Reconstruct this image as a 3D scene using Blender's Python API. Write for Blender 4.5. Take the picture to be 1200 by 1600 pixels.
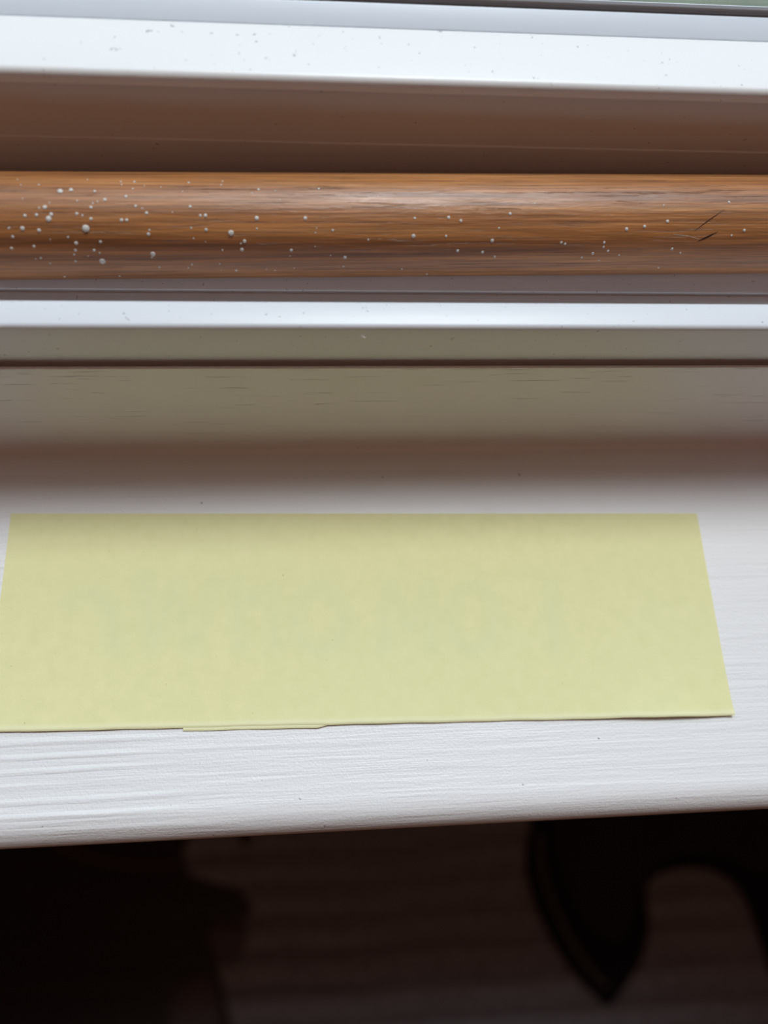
import bpy, bmesh, math, random
from mathutils import Vector, Matrix
random.seed(7)
S = bpy.context.scene
for o in list(bpy.data.objects): bpy.data.objects.remove(o)
C = S.collection
MM = 0.001

# ------------------------------------------------------------ camera (from the two vanishing points)
FPX = 1250.0
vx = Vector((14200, 255, -FPX)).normalized()
vy = Vector((-(255 * 3400 + FPX * FPX) / 14200, 3400, -FPX)).normalized()
vz = vx.cross(vy)
ROT = Matrix((vx, vy, vz))
EYE = Vector((0, 0, 0.139))
cam = bpy.data.cameras.new('camera'); co = bpy.data.objects.new('camera', cam); C.objects.link(co)
co.matrix_world = Matrix.Translation(EYE) @ ROT.to_4x4()
cam.sensor_fit = 'HORIZONTAL'; cam.sensor_width = 27.0; cam.lens = 27.0 * FPX / 1200
cam.clip_start = 0.005; cam.clip_end = 100
cam.dof.use_dof = True; cam.dof.focus_distance = 0.131; cam.dof.aperture_fstop = 9.3
S.camera = co

# ------------------------------------------------------------ sky, hazy sun, exposure
w = bpy.data.worlds.new('sky'); S.world = w; w.use_nodes = True
nt = w.node_tree; nt.nodes.clear()
out = nt.nodes.new('ShaderNodeOutputWorld'); bg = nt.nodes.new('ShaderNodeBackground')
tc = nt.nodes.new('ShaderNodeTexCoord'); sep = nt.nodes.new('ShaderNodeSeparateXYZ')
rp = nt.nodes.new('ShaderNodeValToRGB')
nt.links.new(tc.outputs['Generated'], sep.inputs[0]); nt.links.new(sep.outputs[2], rp.inputs[0])
rp.color_ramp.elements[0].position = 0.0; rp.color_ramp.elements[0].color = (0.58, 0.76, 1.0, 1)
rp.color_ramp.elements[1].position = 0.9; rp.color_ramp.elements[1].color = (0.66, 0.82, 1.0, 1)
nt.links.new(rp.outputs[0], bg.inputs[0]); bg.inputs[1].default_value = 1.0
nt.links.new(bg.outputs[0], out.inputs[0])

sl = bpy.data.lights.new('hazy_sun', 'SUN'); so = bpy.data.objects.new('hazy_sun', sl); C.objects.link(so)
sl.energy = 3.15; sl.angle = math.radians(21); sl.color = (0.94, 0.97, 1.0)
so.location = (0.3, 3, 6)
el = math.radians(67.5); az = math.radians(20)
d = Vector((math.sin(az) * math.cos(el), math.cos(az) * math.cos(el), math.sin(el)))
so.rotation_euler = d.to_track_quat('Z', 'Y').to_euler()

pl = bpy.data.lights.new('window_portal', 'AREA'); po = bpy.data.objects.new('window_portal', pl); C.objects.link(po)
pl.shape = 'RECTANGLE'; pl.size = 1.3; pl.size_y = 1.2; pl.cycles.is_portal = True
po.location = (0, 0.125, 0.64); po.rotation_euler = (math.radians(-90), 0, 0)

cl = bpy.data.lights.new('warm_fill', 'AREA'); clo = bpy.data.objects.new('warm_fill', cl); C.objects.link(clo)  # added warm fill for the shaded frame and corner, not a real lamp
cl.shape = 'DISK'; cl.size = 1.3; cl.energy = 3.4; cl.color = (1.0, 0.48, 0.30)
clo.location = (0.3, -1.2, 1.48)

vs = S.view_settings
vs.view_transform = 'Standard'; vs.look = 'None'; vs.gamma = 1; vs.use_curve_mapping = False
vs.exposure = 0.08

# ------------------------------------------------------------ helpers
def px(x, y, z=0.0):
    """point of the plane z=const seen at a pixel of the 1200x1600 frame"""
    r = ROT @ Vector(((x - 600) / FPX, -(y - 800) / FPX, -1))
    t = (z - EYE.z) / r.z
    return EYE + r * t

def link(name, me, m=None, parent=None, smooth=True):
    o = bpy.data.objects.new(name, me); C.objects.link(o)
    if m: me.materials.append(m)
    if parent: o.parent = parent
    if smooth:
        for p in me.polygons: p.use_smooth = True
        me.set_sharp_from_angle(angle=math.radians(35))
    return o

def from_bm(name, bm, m, parent=None, smooth=True):
    bmesh.ops.recalc_face_normals(bm, faces=bm.faces)
    me = bpy.data.meshes.new(name); bm.to_mesh(me); bm.free()
    return link(name, me, m, parent, smooth)

def tag(o, label=None, cat=None, group=None, kind=None):
    if label: o['label'] = label
    if cat: o['category'] = cat
    if group: o['group'] = group
    if kind: o['kind'] = kind
    return o

def empty(name, loc=(0, 0, 0)):
    o = bpy.data.objects.new(name, None); C.objects.link(o); o.location = loc
    o.empty_display_size = 0.02
    return o

def round_poly(pts, n=6):
    """pts: (y, z, radius) in mm, corners rounded"""
    res = []; N = len(pts)
    for i, (y, z, r) in enumerate(pts):
        p = Vector((y, z))
        if r <= 0: res.append(p); continue
        a = Vector(pts[i - 1][:2]) - p; b = Vector(pts[(i + 1) % N][:2]) - p
        a.normalize(); b.normalize()
        ang = a.angle(b); t = r / math.tan(ang / 2)
        s, e = p + a * t, p + b * t
        c = p + (a + b).normalized() * (r / math.sin(ang / 2))
        a0 = math.atan2(s.y - c.y, s.x - c.x); a1 = math.atan2(e.y - c.y, e.x - c.x)
        dd = (a1 - a0 + math.pi) % (2 * math.pi) - math.pi
        for k in range(n + 1):
            q = a0 + dd * k / n
            res.append(Vector((c.x + r * math.cos(q), c.y + r * math.sin(q))))
    return res

def extrude(name, pts, m, parent=None, x0=-600, x1=600, n=6, wob=0.0):
    pr = round_poly(pts, n)
    bm = bmesh.new()
    nx = 1 if wob == 0 else 60
    rows = []
    for i in range(nx + 1):
        x = x0 + (x1 - x0) * i / nx
        rows.append([bm.verts.new((x * MM, q.x * MM, q.y * MM)) for q in pr])
    N = len(pr)
    for i in range(nx):
        for j in range(N):
            k = (j + 1) % N
            bm.faces.new((rows[i][j], rows[i][k], rows[i + 1][k], rows[i + 1][j]))
    bm.faces.new(rows[0]); bm.faces.new(rows[-1][::-1])
    return from_bm(name, bm, m, parent)

def box(name, a, b, m, parent=None, bev=0.0):
    bm = bmesh.new()
    bmesh.ops.create_cube(bm, size=1)
    for v in bm.verts:
        v.co = Vector([(a[i] + b[i]) / 2 + v.co[i] * (b[i] - a[i]) for i in range(3)])
    if bev: bmesh.ops.bevel(bm, geom=bm.edges[:], offset=bev, segments=2, affect='EDGES', profile=0.5)
    return from_bm(name, bm, m, parent)

# ------------------------------------------------------------ materials
class Mat:
    def __init__(s, name, col, rough=0.5, spec=0.5):
        s.m = bpy.data.materials.new(name); s.m.use_nodes = True
        s.t = s.m.node_tree; s.b = s.t.nodes['Principled BSDF']
        s.b.inputs['Base Color'].default_value = (*col, 1)
        s.b.inputs['Roughness'].default_value = rough
        s.b.inputs['Specular IOR Level'].default_value = spec
        s.co = s.t.nodes.new('ShaderNodeTexCoord')
    def n(s, k, **kw):
        x = s.t.nodes.new(k)
        for a, v in kw.items(): setattr(x, a, v)
        return x
    def l(s, a, b): s.t.links.new(a, b)
    def mapped(s, scale, rot=(0, 0, 0)):
        mp = s.n('ShaderNodeMapping'); mp.inputs['Scale'].default_value = scale
        mp.inputs['Rotation'].default_value = rot
        s.l(s.co.outputs['Object'], mp.inputs[0]); return mp.outputs[0]
    def noise(s, scale, map_scale=(1, 1, 1), detail=3, rough=0.5, rot=(0, 0, 0), dist=0.0):
        x = s.n('ShaderNodeTexNoise'); x.inputs['Scale'].default_value = scale
        x.inputs['Detail'].default_value = detail; x.inputs['Roughness'].default_value = rough
        x.inputs['Distortion'].default_value = dist
        s.l(s.mapped(map_scale, rot), x.inputs['Vector']); return x.outputs['Fac']
    def ramp(s, src, stops):
        r = s.n('ShaderNodeValToRGB'); e = r.color_ramp.elements
        while len(e) < len(stops): e.new(0.5)
        for i, (p, c) in enumerate(stops):
            e[i].position = p; e[i].color = (*c, 1) if len(c) == 3 else c
        s.l(src, r.inputs[0]); return r.outputs[0]
    def math(s, op, a, b=0.0):
        x = s.n('ShaderNodeMath', operation=op)
        for i, v in enumerate((a, b)):
            if isinstance(v, (int, float)): x.inputs[i].default_value = v
            else: s.l(v, x.inputs[i])
        return x.outputs[0]
    def mix(s, f, a, b, mode='MIX'):
        x = s.n('ShaderNodeMix', data_type='RGBA', blend_type=mode)
        for i, v in ((0, f), (6, a), (7, b)):
            if isinstance(v, (int, float)): x.inputs[i].default_value = v
            elif isinstance(v, tuple): x.inputs[i].default_value = (*v, 1)
            else: s.l(v, x.inputs[i])
        return x.outputs[2]
    def color(s, c): s.l(c, s.b.inputs['Base Color'])
    def bump(s, h, dist, strength=1.0, prev=None):
        x = s.n('ShaderNodeBump'); x.inputs['Distance'].default_value = dist
        x.inputs['Strength'].default_value = strength
        s.l(h, x.inputs['Height'])
        if prev: s.l(prev, x.inputs['Normal'])
        s.l(x.outputs[0], s.b.inputs['Normal']); return x.outputs[0]

def specks(M, base, scale, thr, col):
    """tiny dark dust specks"""
    n = M.noise(scale, detail=2, rough=0.6)
    f = M.ramp(n, [(thr, (0, 0, 0)), (thr + 0.03, (1, 1, 1))])
    return M.mix(f, base, col)

WHITE = (0.80, 0.79, 0.80)
# brushed paint over coarse wood grain, for the sill board
P = Mat('sill_paint', WHITE, 0.42, 0.45)
g1 = P.noise(1, (22, 430, 60), 2, 0.5, (0, 0, math.radians(-2)), 0.6)
g1 = P.ramp(g1, [(0.40, (0, 0, 0)), (0.66, (1, 1, 1))])
side = P.noise(9, (1, 0.6, 1), 1, 0.4)                   # the grain is coarser in places
side = P.ramp(side, [(0.38, (0.25,) * 3), (0.6, (1,) * 3)])
g1 = P.math('MULTIPLY', g1, side)
g2 = P.noise(1, (60, 1500, 200), 2, 0.6, (0, 0, math.radians(-3)), 0.3)
g3 = P.noise(2300, (1, 1, 1), 2, 0.5)
wv = P.n('ShaderNodeTexWave', bands_direction='Y', wave_profile='SIN'); wv.inputs['Scale'].default_value = 0.314 / 2.25e-3 / 1.0
wv.inputs['Distortion'].default_value = 3.5; wv.inputs['Detail'].default_value = 2; wv.inputs['Detail Scale'].default_value = 0.4
P.l(P.mapped((0.12, 1, 1), (0, 0, math.radians(-1.2))), wv.inputs['Vector'])
crest = P.ramp(wv.outputs['Fac'], [(0.45, (0, 0, 0)), (1.0, (1, 1, 1))])
sx = P.n('ShaderNodeSeparateXYZ'); P.l(P.co.outputs['Object'], sx.inputs[0])
wl = P.math('ADD', sx.outputs[0], P.math('MULTIPLY', P.math('SUBTRACT', P.noise(30), 0.5), 0.05))
left = P.n('ShaderNodeMapRange'); left.inputs[1].default_value = -0.030; left.inputs[2].default_value = -0.012; left.inputs[3].default_value = 1; left.inputs[4].default_value = 0.12
P.l(wl, left.inputs[0])
frontm = P.n('ShaderNodeMapRange'); frontm.inputs[1].default_value = 0.014; frontm.inputs[2].default_value = 0.030; frontm.inputs[3].default_value = 1; frontm.inputs[4].default_value = 0.25
P.l(sx.outputs[1], frontm.inputs[0])
patch = P.ramp(P.noise(1, (30, 260, 60), 2), [(0.32, (0.15,) * 3), (0.55, (1,) * 3)])
rg = P.math('MULTIPLY', P.math('MULTIPLY', P.math('MULTIPLY', crest, left.outputs[0]), frontm.outputs[0]), patch)
nb0 = P.bump(rg, 0.00012)
nb = P.bump(g1, 0.00008, 1.0, nb0)
nb = P.bump(g2, 0.00009, 1.0, nb)
nb = P.bump(g3, 0.00006, 1.0, nb)
P.color(specks(P, WHITE, 900, 0.755, (0.3, 0.27, 0.25)))

# smooth satin paint, for the frame facing the room
F = Mat('frame_paint', WHITE, 0.36, 0.5)
h1 = F.noise(1, (110, 500, 1500), 3, 0.6)
h1 = F.ramp(h1, [(0.27, (0, 0, 0)), (0.34, (1, 1, 1))])
nb = F.bump(h1, 0.00012); h2 = F.noise(1500, (0.2, 1, 1), 2)
F.bump(h2, 0.00002, 1.0, nb)
F.color(specks(F, WHITE, 900, 0.80, (0.35, 0.3, 0.27)))

# smoother factory paint on the sash
G = Mat('sash_paint', (0.93, 0.93, 0.93), 0.36, 0.5)
h = G.noise(900, (0.3, 1, 1), 2); G.bump(h, 0.00002)
c = specks(G, (0.93, 0.93, 0.93), 900, 0.705, (0.50, 0.49, 0.50))
G.color(specks(G, c, 1800, 0.745, (0.5, 0.5, 0.5)))

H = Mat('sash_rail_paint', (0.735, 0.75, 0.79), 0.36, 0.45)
H.bump(H.noise(900, (0.3, 1, 1), 2), 0.00002)
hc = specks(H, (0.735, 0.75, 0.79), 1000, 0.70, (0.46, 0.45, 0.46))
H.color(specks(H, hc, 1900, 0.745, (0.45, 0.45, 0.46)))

W = Mat('pole_wood', (0.4, 0.2, 0.09), 0.33, 0.6)
wa = W.noise(1, (11, 620, 620), 5, 0.68, (0, 0, 0), 0.4)
wc = W.ramp(wa, [(0.28, (0.17, 0.065, 0.022)), (0.44, (0.30, 0.118, 0.038)), (0.58, (0.44, 0.195, 0.068)), (0.75, (0.56, 0.29, 0.12))])
wb = W.noise(1, (90, 2600, 2600), 3, 0.7)                # open pores
pore = W.ramp(wb, [(0.30, (1, 1, 1)), (0.40, (0, 0, 0))])
wc = W.mix(W.math('MULTIPLY', pore, 0.55), wc, (0.09, 0.035, 0.015))
ws = W.ramp(W.noise(1, (55, 3000, 3000), 4, 0.7), [(0.35, (0.72, 0.70, 0.68)), (0.62, (1.35, 1.28, 1.15))])
wc = W.mix(1.0, wc, ws, 'MULTIPLY')
we = W.noise(1, (25, 110, 110), 3, 0.6)
blot = W.ramp(we, [(0.60, (0, 0, 0)), (0.72, (1, 1, 1))])
wc = W.mix(W.math('MULTIPLY', blot, 0.45), wc, (0.20, 0.085, 0.04))
W.color(wc); W.b.inputs['Coat Weight'].default_value = 0.35; W.b.inputs['Coat Roughness'].default_value = 0.38
nb = W.bump(pore, -0.00006); wf = W.noise(1, (200, 2200, 2200), 3, 0.7); W.bump(wf, 0.00009, 1.0, nb)
rr = W.ramp(W.noise(1, (60, 700, 700), 3, 0.6), [(0.3, (0.32,) * 3), (0.7, (0.58,) * 3)])
W.l(rr, W.b.inputs['Roughness'])

N = Mat('note_paper', (0.76, 0.75, 0.41), 0.8, 0.25)
at = N.n('ShaderNodeAttribute', attribute_name='ink'); ac = N.n('ShaderNodeAttribute', attribute_name='crease')
nf = N.noise(380, (1, 1, 1), 4, 0.65)
nc = N.ramp(nf, [(0.3, (0.765, 0.735, 0.39)), (0.7, (0.815, 0.775, 0.43))])
nl = N.noise(28, (1, 1, 1), 2)
nc = N.mix(N.ramp(nl, [(0.35, (0, 0, 0)), (0.65, (0.22,) * 3)]), nc, (0.73, 0.76, 0.44))
nc = N.mix(at.outputs['Fac'], nc, (0.60, 0.70, 0.42))
nc = N.mix(ac.outputs['Fac'], nc, (0.86, 0.85, 0.56))
N.color(specks(N, nc, 1300, 0.765, (0.45, 0.42, 0.2)))
N.bump(N.noise(2500, (1, 1, 1), 3), 0.00003)

SP = Mat('paint_drop', (0.72, 0.70, 0.66), 0.4)
GOUGE = Mat('gouge', (0.045, 0.02, 0.015), 0.8, 0.1)
PALE = Mat('pale_scratch', (0.5, 0.36, 0.25), 0.5)
FLUFF = Mat('fluff', (0.85, 0.82, 0.75), 0.9)
GASK = Mat('gasket_rubber', (0.17, 0.155, 0.16), 0.55)
WALL = Mat('wall_plaster', (0.62, 0.44, 0.36), 0.9); WALL.bump(WALL.noise(120), 0.0006)
CEIL = Mat('ceiling_plaster', (0.72, 0.60, 0.54), 0.9); CEIL.bump(CEIL.noise(150), 0.0005)
BRICK = Mat('outer_render', (0.45, 0.42, 0.38), 0.9); BRICK.bump(BRICK.noise(80), 0.002)
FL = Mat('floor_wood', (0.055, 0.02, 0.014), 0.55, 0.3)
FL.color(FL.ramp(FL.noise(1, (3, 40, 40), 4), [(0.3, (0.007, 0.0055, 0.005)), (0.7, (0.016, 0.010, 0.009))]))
LAWN = Mat('grass', (0.12, 0.17, 0.07), 0.95)
LAWN.color(LAWN.ramp(LAWN.noise(6, (1, 1, 1), 6), [(0.3, (0.11, 0.13, 0.085)), (0.7, (0.19, 0.21, 0.145))]))
LAWN.bump(LAWN.noise(60, (1, 1, 1), 5), 0.02)
RUG = Mat('rug_wool', (0.20, 0.165, 0.16), 0.95, 0.1)
RUG.color(RUG.ramp(RUG.noise(90, (1, 1, 1), 4), [(0.3, (0.17, 0.17, 0.19)), (0.7, (0.235, 0.24, 0.265))]))
ry = RUG.n('ShaderNodeSeparateXYZ'); RUG.l(RUG.co.outputs['Object'], ry.inputs[0])
rs = RUG.math('SINE', RUG.math('ADD', RUG.math('MULTIPLY', ry.outputs[1], 2 * math.pi / 0.033), RUG.math('MULTIPLY', RUG.noise(6), 2.5)))
rc = RUG.b.inputs['Base Color'].links[0].from_socket
RUG.color(RUG.mix(RUG.ramp(RUG.math('ADD', RUG.math('MULTIPLY', rs, 0.5), 0.5), [(0.10, (0.42,) * 3), (0.55, (0, 0, 0))]), rc, (0.055, 0.045, 0.045)))
RUG.bump(RUG.noise(500), 0.001)
BLK = Mat('dark_cloth', (0.009, 0.008, 0.009), 0.9, 0.1); BLK.bump(BLK.noise(400), 0.0006)
HEM = Mat('hem_cloth', (0.10, 0.088, 0.08), 0.9, 0.1)
CORD = Mat('cord', (0.07, 0.035, 0.03), 0.8)
SOCK = Mat('brown_cloth', (0.09, 0.078, 0.08), 0.9, 0.1)

GL = bpy.data.materials.new('window_glass'); GL.use_nodes = True
t = GL.node_tree; t.nodes.clear()
o_ = t.nodes.new('ShaderNodeOutputMaterial'); mx = t.nodes.new('ShaderNodeMixShader')
tr = t.nodes.new('ShaderNodeBsdfTransparent'); gs = t.nodes.new('ShaderNodeBsdfGlossy'); fr = t.nodes.new('ShaderNodeFresnel')
gs.inputs['Roughness'].default_value = 0.0; fr.inputs[0].default_value = 1.45
ge = t.nodes.new('ShaderNodeNewGeometry'); io = t.nodes.new('ShaderNodeMapRange')   # thin pane: same Fresnel entering and leaving
io.inputs['To Min'].default_value = 1.45; io.inputs['To Max'].default_value = 1 / 1.45
t.links.new(ge.outputs['Backfacing'], io.inputs['Value']); t.links.new(io.outputs[0], fr.inputs[0])
tr.inputs[0].default_value = (0.97, 0.985, 0.975, 1)
t.links.new(fr.outputs[0], mx.inputs[0]); t.links.new(tr.outputs[0], mx.inputs[1]); t.links.new(gs.outputs[0], mx.inputs[2])
t.links.new(mx.outputs[0], o_.inputs[0])

# ------------------------------------------------------------ the setting
X0, X1, Y0, Z0, Z1 = -1.6, 1.6, -3.2, -0.85, 1.55
WI, WO = 0.045, 0.15                    # inner and outer face of the window wall
def struct(o): o['kind'] = 'structure'; return o
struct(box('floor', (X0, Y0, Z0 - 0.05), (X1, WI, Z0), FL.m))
struct(box('ceiling', (X0, Y0, Z1), (X1, WI, Z1 + 0.05), CEIL.m))
struct(box('wall_left', (X0 - 0.1, Y0, Z0), (X0, WI, Z1), WALL.m))
struct(box('wall_right', (X1, Y0, Z0), (X1 + 0.1, WI, Z1), WALL.m))
struct(box('wall_front', (X0 - 0.1, Y0 - 0.1, Z0), (X1 + 0.1, Y0, Z1), WALL.m))
bm = bmesh.new()
for a, b in (((X0 - 0.1, WI, Z0), (X1 + 0.1, WO, -0.022)), ((X0 - 0.1, WI, 1.25), (X1 + 0.1, WO, Z1 + 0.05)),
             ((X0 - 0.1, WI, -0.022), (-0.65, WO, 1.25)), ((0.65, WI, -0.022), (X1 + 0.1, WO, 1.25))):
    r = bmesh.ops.create_cube(bm, size=1)
    for v in r['verts']:
        v.co = Vector([(a[i] + b[i]) / 2 + v.co[i] * (b[i] - a[i]) for i in range(3)])
struct(from_bm('wall_back', bm, WALL.m, smooth=False))
struct(box('ground', (-12, WO, -1.30), (12, 24, -1.2), LAWN.m))

win = struct(empty('window_1'))
win['label'] = 'white painted window frame and sill seen from close above'
XW = 648
# sill board, rounded nose towards the room
o = extrude('window_sill', [(-3.6, -22, 4), (-3.6, 0, 5.0), (65.0, 0, 0), (65.0, -22, 0)], P.m, win, -XW, XW, 10)
o['label'] = 'white brush-painted wooden sill board with rounded front edge'
# lower frame rail with the paint-filled corner
pr = [(65, -21.9, 0), (65, 0, 0)]
o = extrude('frame_rail', [(65.0, -21.9, 0), (65.0, 28.6, 0.2), (65.42, 28.6, 0.1), (65.42, 26.5, 0), (118, 26.5, 0), (118, -21.9, 0)], F.m, win, -XW, XW, 5)
o['label'] = 'upright white frame face behind the sill'
R = 2.6
cv = [(65.02, -0.02, 0), (65.02, R, 0)] + [(65 - R + R * math.cos(q), R - R * math.sin(q), 0) for q in [math.radians(90) * k / 8 for k in range(0, 9)]] + [(65 - R, -0.02, 0)]
extrude('corner_fillet', cv, F.m, win, -XW, XW)
# sash rail: raised lip, channel that holds the pole, upright back with small step
o = extrude('sash_rail', [(66.15, 28.4, 0.15), (66.15, 38.2, 0.75), (70.9, 38.2, 0.75), (70.9, 27.6, 0.6), (79.7, 27.6, 0.25),
    (79.7, 27.0, 0), (80.2, 27.0, 0), (80.2, 27.6, 0.25), (97.75, 27.6, 1.5), (97.75, 41.2, 0.1), (98.0, 41.3, 0.1), (98.0, 51.4, 0), (118, 51.4, 0), (118, 26.51, 0), (67.5, 26.51, 0), (67.5, 28.4, 0)],
    H.m, win, -XW, XW, 4)
o['label'] = 'white sash rail with raised lip and channel'
o = extrude('glazing_bead', [(97.0, 51.4, 0.5), (97.0, 53.7, 1.1), (107.4, 53.7, 0.3), (107.4, 51.4, 0)], G.m, win, -XW, XW, 6)
o['label'] = 'brightly lit white glazing bead below the glass'
STRIP = Mat('sky_tinted_white', (0.82, 0.90, 1.0), 0.35)  # blue of the sky light put into the base colour
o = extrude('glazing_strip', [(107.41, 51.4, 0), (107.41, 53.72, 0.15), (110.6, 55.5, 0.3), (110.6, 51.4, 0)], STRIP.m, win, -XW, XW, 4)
o['label'] = 'sloping strip between bead and glass, tinted with blue sky light'
o = extrude('gasket', [(110.61, 52.0, 0), (110.61, 55.75, 0.2), (110.9, 56.1, 0.2), (111.58, 56.1, 0), (111.58, 52.0, 0)], GASK.m, win, -XW, XW, 3)
o['label'] = 'dark rubber glazing gasket'
o = box('glass_pane', (-0.60, 0.1116, 0.0515), (0.60, 0.1156, 1.20), GL, win)
o['label'] = 'clear glass pane'
extrude('outer_sill', [(118.1, 30, 0), (118.1, 42, 1), (162, 12, 2), (162, 4, 0), (118.1, -20, 0)], G.m, win, -XW, XW)
for s in (-1, 1):
    xs = sorted((s * 0.648, s * 0.60))
    box('window_jamb', (xs[0], 0.066, 0.0580), (xs[1], 0.140, 1.20), G.m, win, 0.001)
box('window_head', (-0.648, 0.066, 1.2002), (0.648, 0.140, 1.25), G.m, win, 0.001)

# ------------------------------------------------------------ wooden pole in the channel
PR = 0.0078
pole = empty('wooden_pole', (0, 0.0866, 0.0277)); pole.rotation_euler = (0, 0, math.radians(1.1))
tag(pole, 'round varnished wooden pole with white paint drops lying in the window channel', 'pole')
bm = bmesh.new()
L = 0.24; prof = [(-L, 0.0), (-L, PR * 0.82), (-L + 0.0009, PR)] + [(-L + 0.004 + i * 0.008, PR) for i in range(60)] + [(L - 0.0009, PR), (L, PR * 0.82), (L, 0.0)]
SEG = 64; rings = []
for x, r in prof:
    if r == 0: rings.append([bm.verts.new((x, 0, PR))]); continue
    rings.append([bm.verts.new((x, r * math.cos(2 * math.pi * k / SEG), PR + r * math.sin(2 * math.pi * k / SEG))) for k in range(SEG)])
for a, b in zip(rings, rings[1:]):
    for k in range(SEG):
        k2 = (k + 1) % SEG
        if len(a) == 1: bm.faces.new((a[0], b[k], b[k2]))
        elif len(b) == 1: bm.faces.new((a[k], b[0], a[k2]))
        else: bm.faces.new((a[k], b[k], b[k2], a[k2]))
from_bm('pole_shaft', bm, W.m, pole)
PM = pole.matrix_basis.copy() if False else Matrix.Translation(pole.location) @ Matrix.Rotation(math.radians(1.1), 4, 'Z')
PI_ = PM.inverted()
def on_pole(x, y):
    """pixel -> (x along pole, angle) on the pole, in pole coordinates"""
    o3 = PI_ @ EYE; r3 = PI_.to_3x3() @ (ROT @ Vector(((x - 600) / FPX, -(y - 800) / FPX, -1)))
    a = r3.y ** 2 + r3.z ** 2; b = 2 * (o3.y * r3.y + (o3.z - PR) * r3.z); c = o3.y ** 2 + (o3.z - PR) ** 2 - PR ** 2
    D = b * b - 4 * a * c
    if D < 0: return None
    tt = (-b - math.sqrt(D)) / (2 * a); p = o3 + r3 * tt
    return p.x, math.atan2(p.z - PR, p.y)
def pole_pt(x, a, r=PR): return Vector((x, r * math.cos(a), PR + r * math.sin(a)))
drops = [(134, 357, 5), (361, 364, 4), (401, 341, 3), (477, 341, 2.6), (76, 342, 4), (94, 299, 4), (111, 297, 3), (70, 324, 3), (160, 408, 4.5), (239, 397, 3.6),
 (35, 357, 3), (61, 360, 2.6), (119, 380, 2.6), (39, 337, 2.2), (57, 336, 2.2), (80, 335, 2.6), (120, 334, 2.2), (142, 342, 2.2), (148, 299, 2), (164, 312, 2.4), (197, 307, 2.2),
 (229, 333, 2.4), (190, 344, 2.4), (198, 344, 2.2), (297, 323, 2.2), (321, 337, 2.6), (313, 337, 2), (322, 359, 2.2), (382, 377, 2.6), (378, 390, 2.6), (455, 391, 2.2), (404, 296, 1.8),
 (232, 366, 2.4), (157, 378, 2), (118, 391, 2), (147, 391, 2), (118, 408, 2), (101, 432, 2), (53, 385, 2), (20, 370, 2), (18, 388, 2), (539, 402, 2.6), (520, 360, 1.8), (369, 422, 2.4),
 (646, 369, 3), (697, 369, 1.8), (701, 340, 2.4), (720, 345, 2.2), (648, 341, 1.8), (769, 376, 2.6), (715, 392, 2.2), (754, 394, 2.2), (773, 401, 2), (797, 334, 2.2), (877, 379, 2), (883, 381, 1.8),
 (944, 379, 2), (979, 358, 2.6), (1007, 354, 2.4), (943, 386, 2), (926, 396, 2.2), (909, 402, 1.8), (950, 392, 1.8), (1043, 346, 2.4), (1050, 389, 2.2), (1063, 395, 1.6), (1029, 418, 1.8), (1163, 360, 2.2),
 (1143, 368, 1.6), (1139, 316, 2), (667, 428, 2), (628, 420, 1.6), (249, 417, 2), (187, 431, 1.8), (300, 413, 1.8), (210, 284, 1.8), (295, 285, 1.6), (212, 322, 2), (142, 324, 2.2), (57, 336, 1.6), (498, 295, 1.6)]
for _ in range(60):
    drops.append((random.uniform(0, 520) if random.random() < 0.7 else random.uniform(0, 1200), random.uniform(280, 425), random.uniform(0.8, 1.5)))
bm = bmesh.new()
for dx, dy, dr in drops:
    q = on_pole(dx, dy)
    if not q: continue
    x, a = q; r = dr * 0.105e-3; nn = Vector((0, math.cos(a), math.sin(a))); tt = Vector((0, -math.sin(a), math.cos(a)))
    base = pole_pt(x, a, PR - 0.00002)
    prev = None; K = 10
    for rr_, hh in ((1.0, 0.0), (0.86, 0.30), (0.5, 0.48)):
        cur = [bm.verts.new(base + Vector((1, 0, 0)) * (r * rr_ * math.cos(2 * math.pi * k / K)) + tt * (r * rr_ * math.sin(2 * math.pi * k / K)) + nn * (hh * r + 0.00002)) for k in range(K)]
        if prev:
            for k in range(K): bm.faces.new((prev[k], prev[(k + 1) % K], cur[(k + 1) % K], cur[k]))
        prev = cur
    top = bm.verts.new(base + nn * (0.52 * r + 0.00002))
    for k in range(K): bm.faces.new((prev[k], prev[(k + 1) % K], top))
o = from_bm('paint_drops', bm, SP.m, pole); o['kind'] = 'stuff'; o['label'] = 'tiny dried white paint drops on the pole'
def scratch(name, pts, width, m, label):
    bm = bmesh.new(); rows = []
    P3 = [on_pole(*p) for p in pts]; n = 14
    for i in range(n + 1):
        f = i / n * (len(P3) - 1); k = min(int(f), len(P3) - 2); g = f - k
        x = P3[k][0] * (1 - g) + P3[k + 1][0] * g; a = P3[k][1] * (1 - g) + P3[k + 1][1] * g
        wd = width * (math.sin(math.pi * min(max(i / n, 0.04), 0.96)) ** 0.6) * (0.8 + 0.4 * random.random())
        da = wd / PR
        rows.append([bm.verts.new(pole_pt(x, a - da, PR + 1e-6)), bm.verts.new(pole_pt(x, a, PR + 2.5e-5)), bm.verts.new(pole_pt(x, a + da, PR + 1e-6))])
    for r0, r1 in zip(rows, rows[1:]):
        for j in (0, 1): bm.faces.new((r0[j], r0[j + 1], r1[j + 1], r1[j]))
    o = from_bm(name, bm, m, pole); o['label'] = label
scratch('gouge', [(1085, 361), (1105, 346), (1131, 328)], 0.00010, GOUGE.m, 'long dark slanting gouge in the wood')
scratch('gouge', [(1089, 378), (1104, 371), (1122, 362)], 0.00016, GOUGE.m, 'short dark slanting gouge in the wood')
scratch('scratch', [(1052, 366), (1075, 369), (1094, 374)], 0.00007, PALE.m, 'pale scratch in the wood')

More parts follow.
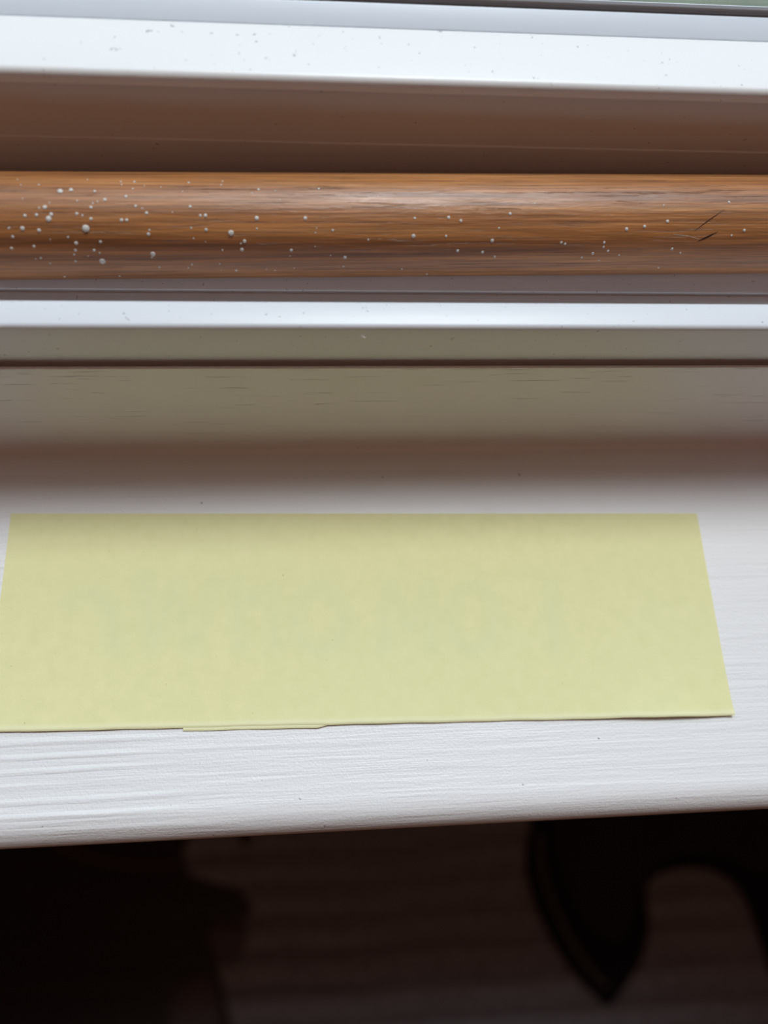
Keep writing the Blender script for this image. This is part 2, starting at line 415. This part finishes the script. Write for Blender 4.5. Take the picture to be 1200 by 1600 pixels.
# ------------------------------------------------------------ folded sticky note on the sill
TL, TR_, BR, BL = [Vector(v) for v in ((-53.85, 52.18), (73.12, 49.73), (72.61, 11.95), (-54.0, 14.25))]
note = empty('sticky_note', (0.0095, 0.032, 0)); NO = note.location.copy()
tag(note, 'pale yellow sticky note folded in half lying on the white sill', 'note')
strokes = []
def ell(cx, cy, rx, ry, a0=0, a1=360):
    strokes.append([(cx + rx * math.cos(math.radians(a)), cy - ry * math.sin(math.radians(a))) for a in range(a0, a1 + 1, 20)])
ell(500, 968, 38, 48); ell(738, 965, 34, 50)
strokes += [[(225, 905), (240, 1010)], [(240, 1010), (275, 920)], [(275, 920), (300, 1015)], [(300, 1015), (335, 915)],
            [(370, 910), (375, 1010)], [(375, 940), (425, 925), (430, 1010)],
            [(600, 1010), (610, 915)], [(610, 915), (640, 985)], [(640, 985), (670, 915)], [(670, 915), (672, 1010)],
            [(860, 915), (868, 1010)], [(110, 940), (150, 925), (175, 960), (180, 1010)]]
segs = []
for st in strokes:
    q = [px(*p) for p in st]
    segs += [(a.x * 1000, a.y * 1000, b.x * 1000, b.y * 1000) for a, b in zip(q, q[1:])]
def ink(x, y):
    best = 99
    for a, b, c, d_ in segs:
        dx, dy = c - a, d_ - b; l2 = dx * dx + dy * dy or 1
        tt = max(0, min(1, ((x - a) * dx + (y - b) * dy) / l2))
        best = min(best, (x - a - tt * dx) ** 2 + (y - b - tt * dy) ** 2)
    return 0.19 * math.exp(-best / (2 * 1.4 ** 2))
def sheet(name, base_z, top_fn, u0=0.0, u1=1.0, ext=0.0, nu=200, nv=64, with_ink=True, thick=0.1):
    """leaf of paper: grid over the note quad, last mm towards the fold curls down; closed slab"""
    bm = bmesh.new(); li = bm.verts.layers.float.new('ink'); lc = bm.verts.layers.float.new('crease')
    def P2(u, dist):          # dist = mm from the fold edge
        b = BL.lerp(BR, u); t_ = TL.lerp(TR_, u); n_ = (t_ - b)
        return b + n_.normalized() * dist, n_.length
    rows = []
    dl = [-ext, -ext + 0.05, -ext + 0.12, -ext + 0.25, -ext + 0.4, -ext + 0.6, -ext + 0.8, -ext + 1.0, -ext + 1.3]
    for i in range(nu + 1):
        u = u0 + (u1 - u0) * i / nu
        hgt = P2(u, 0)[1]
        ds = dl + [-ext + 1.3 + (hgt + ext - 1.3) * k / nv for k in range(1, nv + 1)]
        up, dn = [], []
        jit = 0.05 * math.sin(u * 61) * math.sin(u * 23 + 1)
        for k, dd in enumerate(ds):
            fu = i / nu
            tap = ext * (max(0, fu - 0.93) / 0.07) * 0.9 if ext > 0 else 0
            p, _ = P2(u, dd + ((jit + tap) if k < 9 else 0))
            z = top_fn(u, dd + ext)
            v = bm.verts.new((p.x * MM - NO.x, p.y * MM - NO.y, z * MM))
            if with_ink: v[li] = ink(p.x, p.y)
            v[lc] = 0.75 * max(0, 1 - abs(dd + ext - 0.45) / 0.75)
            zb = max(base_z, z - thick)
            if k == 0: zb = z - 0.6 * thick
            b_ = bm.verts.new((p.x * MM - NO.x, p.y * MM - NO.y, zb * MM))
            up.append(v); dn.append(b_)
        rows.append((up, dn))
    for (u_a, d_a), (u_b, d_b) in zip(rows, rows[1:]):
        for k in range(len(u_a) - 1):
            bm.faces.new((u_a[k], u_a[k + 1], u_b[k + 1], u_b[k])); bm.faces.new((d_a[k], d_b[k], d_b[k + 1], d_a[k + 1]))
        bm.faces.new((u_a[0], u_b[0], d_b[0], d_a[0])); bm.faces.new((u_a[-1], d_a[-1], d_b[-1], u_b[-1]))
    for (a, b), fl in ((rows[0], 0), (rows[-1], 1)):
        for k in range(len(a) - 1): bm.faces.new((a[k], b[k], b[k + 1], a[k + 1]))
    return from_bm(name, bm, N.m, note)
def lift(u):   # how far the folded edge stands off the sill, mm
    return 0.36 + 0.75 * math.exp(-((u - 0.91) / 0.075) ** 2) + 0.07 * math.sin(u * 17) + 0.03 * math.sin(u * 90)
def top_z(u, d_):
    h_ = lift(u) * math.exp(-d_ / 6.0) + 0.24
    if d_ < 0.5: h_ -= 0.22 * (1 - d_ / 0.5) ** 2
    if u > 0.985: h_ += 0.35 * (u - 0.985) / 0.015 * math.exp(-d_ / 1.2)
    return h_
sheet('upper_leaf', 0.12, top_z)
sheet('under_leaf', 0.012, lambda u, d_: 0.115 + 0.10 * math.exp(-d_ / 3) * (1 if 0.005 < u < 0.995 else 0.4), ext=-0.35, nu=90, nv=20, with_ink=False)
uA, uB = 0.2515, 0.4395
def flap_z(u, d_):
    return (lift(u) - 0.05) * math.exp(-max(0, d_ - 0.6) / 6.0) + 0.10 - 0.12 * max(0, 1 - d_ / 0.35) ** 2
o = sheet('torn_flap', 0.05, flap_z, uA, uB, ext=0.45, nu=60, nv=10, with_ink=False)
o['label'] = 'narrow strip of a second layer showing below the folded edge'

# ------------------------------------------------------------ small bits lying about
def curl(name, base, size, m, seed):
    rnd = random.Random(seed); bm = bmesh.new(); K = 6; prev = None; n = 12
    pts = [Vector((math.sin(i * 0.9 + seed) * size * 0.35, math.cos(i * 0.6) * size * 0.15, size * 0.1 + i / n * size * rnd.uniform(0.75, 1.0))) for i in range(n)]
    for i, p in enumerate(pts):
        r = size * 0.06 * (1.1 - i / n)
        cur = [bm.verts.new(p + Vector((r * math.cos(2 * math.pi * k / K), r * math.sin(2 * math.pi * k / K), 0))) for k in range(K)]
        if prev:
            for k in range(K): bm.faces.new((prev[k], prev[(k + 1) % K], cur[(k + 1) % K], cur[k]))
        else: bm.faces.new(cur)
        prev = cur
    bm.faces.new(prev)
    o = from_bm(name, bm, m); o.location = base; return o
# fluff caught on the front of the lip
p = px(567, 520, 0.0372)
o = curl('lint', (p.x, 0.06590, 0.0362), 0.0011, FLUFF.m, 3)
o.rotation_euler = (math.radians(28), math.radians(20), 0)
tag(o, 'tiny curl of white lint caught on the front edge of the frame lip', 'lint')
def crumb(name, x, y, r, m, label, z=0.0, group=None):
    bm = bmesh.new(); bmesh.ops.create_icosphere(bm, subdivisions=1, radius=r)
    for v in bm.verts: v.co *= random.uniform(0.7, 1.25); v.co.z *= 0.7
    mz = min(v.co.z for v in bm.verts)
    for v in bm.verts: v.co.z -= mz
    o = from_bm(name, bm, m); q = px(x, y, z); o.location = (q.x, q.y, z)
    tag(o, label, 'crumb', group)
DARK = Mat('grit', (0.10, 0.08, 0.07), 0.8)
crumb('grit', 598, 746, 0.00016, DARK.m, 'dark grain of grit on the shaded sill just behind the middle of the note')
crumb('grit', 811, 742, 0.00018, DARK.m, 'dark grain of grit on the shaded sill behind the right half of the note')
crumb('grit', 315, 786, 0.00016, DARK.m, 'dark grain of grit on the sill close behind the left part of the note')
crumb('grit', 508, 1291, 0.00022, DARK.m, 'dark grain of grit on the rounded front edge of the sill', -0.0004)
crumb('paint_lump', 936, 1153, 0.00022, P.m, 'small lump of white paint on the sill just below the right part of the note')
crumb('paint_lump', 469, 1247, 0.00022, P.m, 'small lump of white paint on the front of the sill left of centre')
crumb('paint_lump', 817, 1285 - 60, 0.00020, P.m, 'small lump of white paint near the front edge of the sill right of centre')

# ------------------------------------------------------------ on the dark floor below
FZ = Z0
def inside(p, poly):
    c = False; j = len(poly) - 1
    for i in range(len(poly)):
        a, b = poly[i], poly[j]
        if (a[1] > p[1]) != (b[1] > p[1]) and p[0] < (b[0] - a[0]) * (p[1] - a[1]) / (b[1] - a[1]) + a[0]: c = not c
        j = i
    return c
def nearest(p, poly):
    best = 1e9; bp = None
    for i in range(len(poly)):
        a, b = poly[i - 1], poly[i]; dx, dy = b[0] - a[0], b[1] - a[1]; l2 = dx * dx + dy * dy or 1e-12
        t_ = max(0, min(1, ((p[0] - a[0]) * dx + (p[1] - a[1]) * dy) / l2)); q = (a[0] + t_ * dx, a[1] + t_ * dy)
        dd = (p[0] - q[0]) ** 2 + (p[1] - q[1]) ** 2
        if dd < best: best, bp = dd, q
    return math.sqrt(best), bp
def smooth_poly(poly, it=2):
    for _ in range(it):
        n = []
        for i in range(len(poly)):
            a, b = poly[i], poly[(i + 1) % len(poly)]
            n.append((a[0] * .75 + b[0] * .25, a[1] * .75 + b[1] * .25)); n.append((a[0] * .25 + b[0] * .75, a[1] * .25 + b[1] * .75))
        poly = n
    return poly
def cloth(name, poly, z0, height, step, hf, m, parent=None):
    """soft slab filling an outline, thin at the rim; hf(x, y, rim distance) gives the height above z0"""
    xs = [p[0] for p in poly]; ys = [p[1] for p in poly]
    nx = int((max(xs) - min(xs)) / step) + 2; ny = int((max(ys) - min(ys)) / step) + 2
    bm = bmesh.new(); top = {}; bot = {}; cells = []
    for i in range(nx):
        for j in range(ny):
            if inside((min(xs) + (i + .5) * step, min(ys) + (j + .5) * step), poly): cells.append((i, j))
    cs = set(cells); cx = sum(xs) / len(xs)
    def vert(i, j):
        if (i, j) in top: return
        x, y = min(xs) + i * step, min(ys) + j * step
        rim = not all(c_ in cs for c_ in ((i, j), (i - 1, j), (i, j - 1), (i - 1, j - 1)))
        dd, q = nearest((x, y), poly)
        if rim: x, y = q; dd = 0
        top[i, j] = bm.verts.new((x, y, z0 + max(0.0012, hf(x, y, dd)))); bot[i, j] = bm.verts.new((x, y, z0))
    for i, j in cells:
        for a in ((i, j), (i + 1, j), (i + 1, j + 1), (i, j + 1)): vert(*a)
        q = ((i, j), (i + 1, j), (i + 1, j + 1), (i, j + 1))
        bm.faces.new([top[a] for a in q]); bm.faces.new([bot[a] for a in q[::-1]])
        for (di, dj), (a, b) in (((-1, 0), (0, 3)), ((1, 0), (2, 1)), ((0, -1), (1, 0)), ((0, 1), (3, 2))):
            if (i + di, j + dj) not in cs: 
                try: bm.faces.new((top[q[a]], top[q[b]], bot[q[b]], bot[q[a]]))
                except ValueError: pass
    return from_bm(name, bm, m, parent)
def floor_poly(pts, z, it=2): return smooth_poly([tuple(px(x, y, z)[:2]) for x, y in pts], it)
rugp = floor_poly([(395, 1210), (392, 1290), (392, 1318), (378, 1325), (368, 1290), (330, 1280), (292, 1310), (285, 1345), (300, 1368), (335, 1378), (375, 1388), (393, 1410),
    (393, 1436), (332, 1436), (330, 1446), (340, 1500), (352, 1550), (365, 1620), (385, 1740), (900, 1760), (1420, 1740), (1420, 1210)], FZ)
def rug_h(x, y, dd):
    e = min(1, dd / 0.008)
    return (0.004 + 0.0045 * (0.5 + 0.5 * math.cos(2 * math.pi * (y + 0.012 * math.sin(x * 5)) / 0.033)) + 0.001 * math.sin(x * 40)) * (0.4 + 0.6 * e)
rug = cloth('ribbed_rug', rugp, FZ, 0, 0.0055, rug_h, RUG.m)
tag(rug, 'pale ribbed rug on the dark floor below the sill', 'rug')
jk = empty('dark_garment', (0, 0, 0))
tag(jk, 'crumpled black garment with a pointed corner lying on the pale rug', 'garment')
JZ = FZ + 0.0098
jp = floor_poly([(855, 1215), (835, 1270), (820, 1330), (826, 1390), (850, 1450), (892, 1520), (935, 1562), (948, 1575), (962, 1562), (1004, 1500), (1016, 1445), (1008, 1400), (1012, 1375),
    (1050, 1358), (1100, 1356), (1145, 1375), (1172, 1420), (1190, 1480), (1215, 1550), (1300, 1570), (1330, 1400), (1320, 1215)], JZ, 2)
def jk_h(x, y, dd):
    return 0.002 + 0.016 * (1 - math.exp(-dd / 0.012)) + 0.005 * math.sin(x * 48 + y * 70) * min(1, dd / 0.02)
cloth('cloth_body', jp, JZ, 0, 0.006, jk_h, BLK.m, jk)
LIN = Mat('inner_cloth', (0.020, 0.018, 0.019), 0.9, 0.1); LIN.bump(LIN.noise(300), 0.0006)
lz = JZ + 0.0185
lp = floor_poly([(868, 1215), (858, 1290), (868, 1350), (890, 1410), (922, 1455), (965, 1478), (990, 1440), (1000, 1380), (1040, 1338), (1100, 1332), (1150, 1345), (1190, 1375), (1230, 1330), (1230, 1215)], lz)
o = cloth('folded_flap', lp, lz, 0, 0.006, lambda x, y, dd: 0.002 + 0.006 * (1 - math.exp(-dd / 0.01)) + 0.003 * math.sin(x * 60 - y * 45) * min(1, dd / 0.02), LIN.m, jk)
o['label'] = 'slightly lighter folded-over cloth'
def tube(name, pts, r, m, parent=None, z=0):
    n = 40; bm = bmesh.new(); K = 8; prev = None
    P3 = [Vector(p) for p in pts]; sp = []
    for i in range(n + 1):
        f = i / n * (len(P3) - 1); k = min(int(f), len(P3) - 2); g = f - k
        a, b, c, d_ = P3[max(k - 1, 0)], P3[k], P3[k + 1], P3[min(k + 2, len(P3) - 1)]
        sp.append(0.5 * ((2 * b) + (c - a) * g + (2 * a - 5 * b + 4 * c - d_) * g * g + (3 * b - a - 3 * c + d_) * g ** 3))
    for i, p in enumerate(sp):
        tg = (sp[min(i + 1, n)] - sp[max(i - 1, 0)]).normalized(); s_ = tg.cross(Vector((0, 0, 1))).normalized(); u_ = s_.cross(tg)
        cur = [bm.verts.new(p + s_ * r * math.cos(2 * math.pi * k / K) + u_ * r * math.sin(2 * math.pi * k / K)) for k in range(K)]
        if prev:
            for k in range(K): bm.faces.new((prev[k], prev[(k + 1) % K], cur[(k + 1) % K], cur[k]))
        else: bm.faces.new(cur)
        prev = cur
    bm.faces.new(prev)
    return from_bm(name, bm, m, parent)
hz = JZ + 0.016
o = tube('hem', [tuple(px(x, y, hz)) for x, y in ((842, 1300), (850, 1370), (872, 1430), (908, 1495), (948, 1540))], 0.0028, HEM.m, jk)
o['label'] = 'lighter hem running along the edge'
o = tube('cord', [(*px(x, y, FZ + 0.004)[:2], FZ + 0.0032) for x, y in ((60, 1305), (130, 1335), (200, 1350), (278, 1350))], 0.003, CORD.m)
tag(o, 'thin reddish cord on the dark floor left of the rug', 'cord')
def lump(poly, h): 
    return lambda x, y, dd: 0.002 + h * (1 - math.exp(-dd / 0.012))
sp_ = floor_poly([(322, 1446), (390, 1446), (384, 1480), (366, 1512), (345, 1508), (330, 1480)], FZ + 0.011)
o = cloth('cloth_scrap', sp_, FZ + 0.0098, 0, 0.004, lump(sp_, 0.006), SOCK.m)
tag(o, 'small brownish cloth scrap lying on the left edge of the pale rug', 'cloth')
sp2 = floor_poly([(262, 1620), (262, 1570), (285, 1530), (320, 1518), (338, 1540), (350, 1620)], FZ)
o = cloth('cloth_scrap', sp2, FZ, 0, 0.004, lump(sp2, 0.012), SOCK.m)
tag(o, 'brown crumpled cloth on the dark floor beside the rug, at the bottom of the photo', 'cloth')
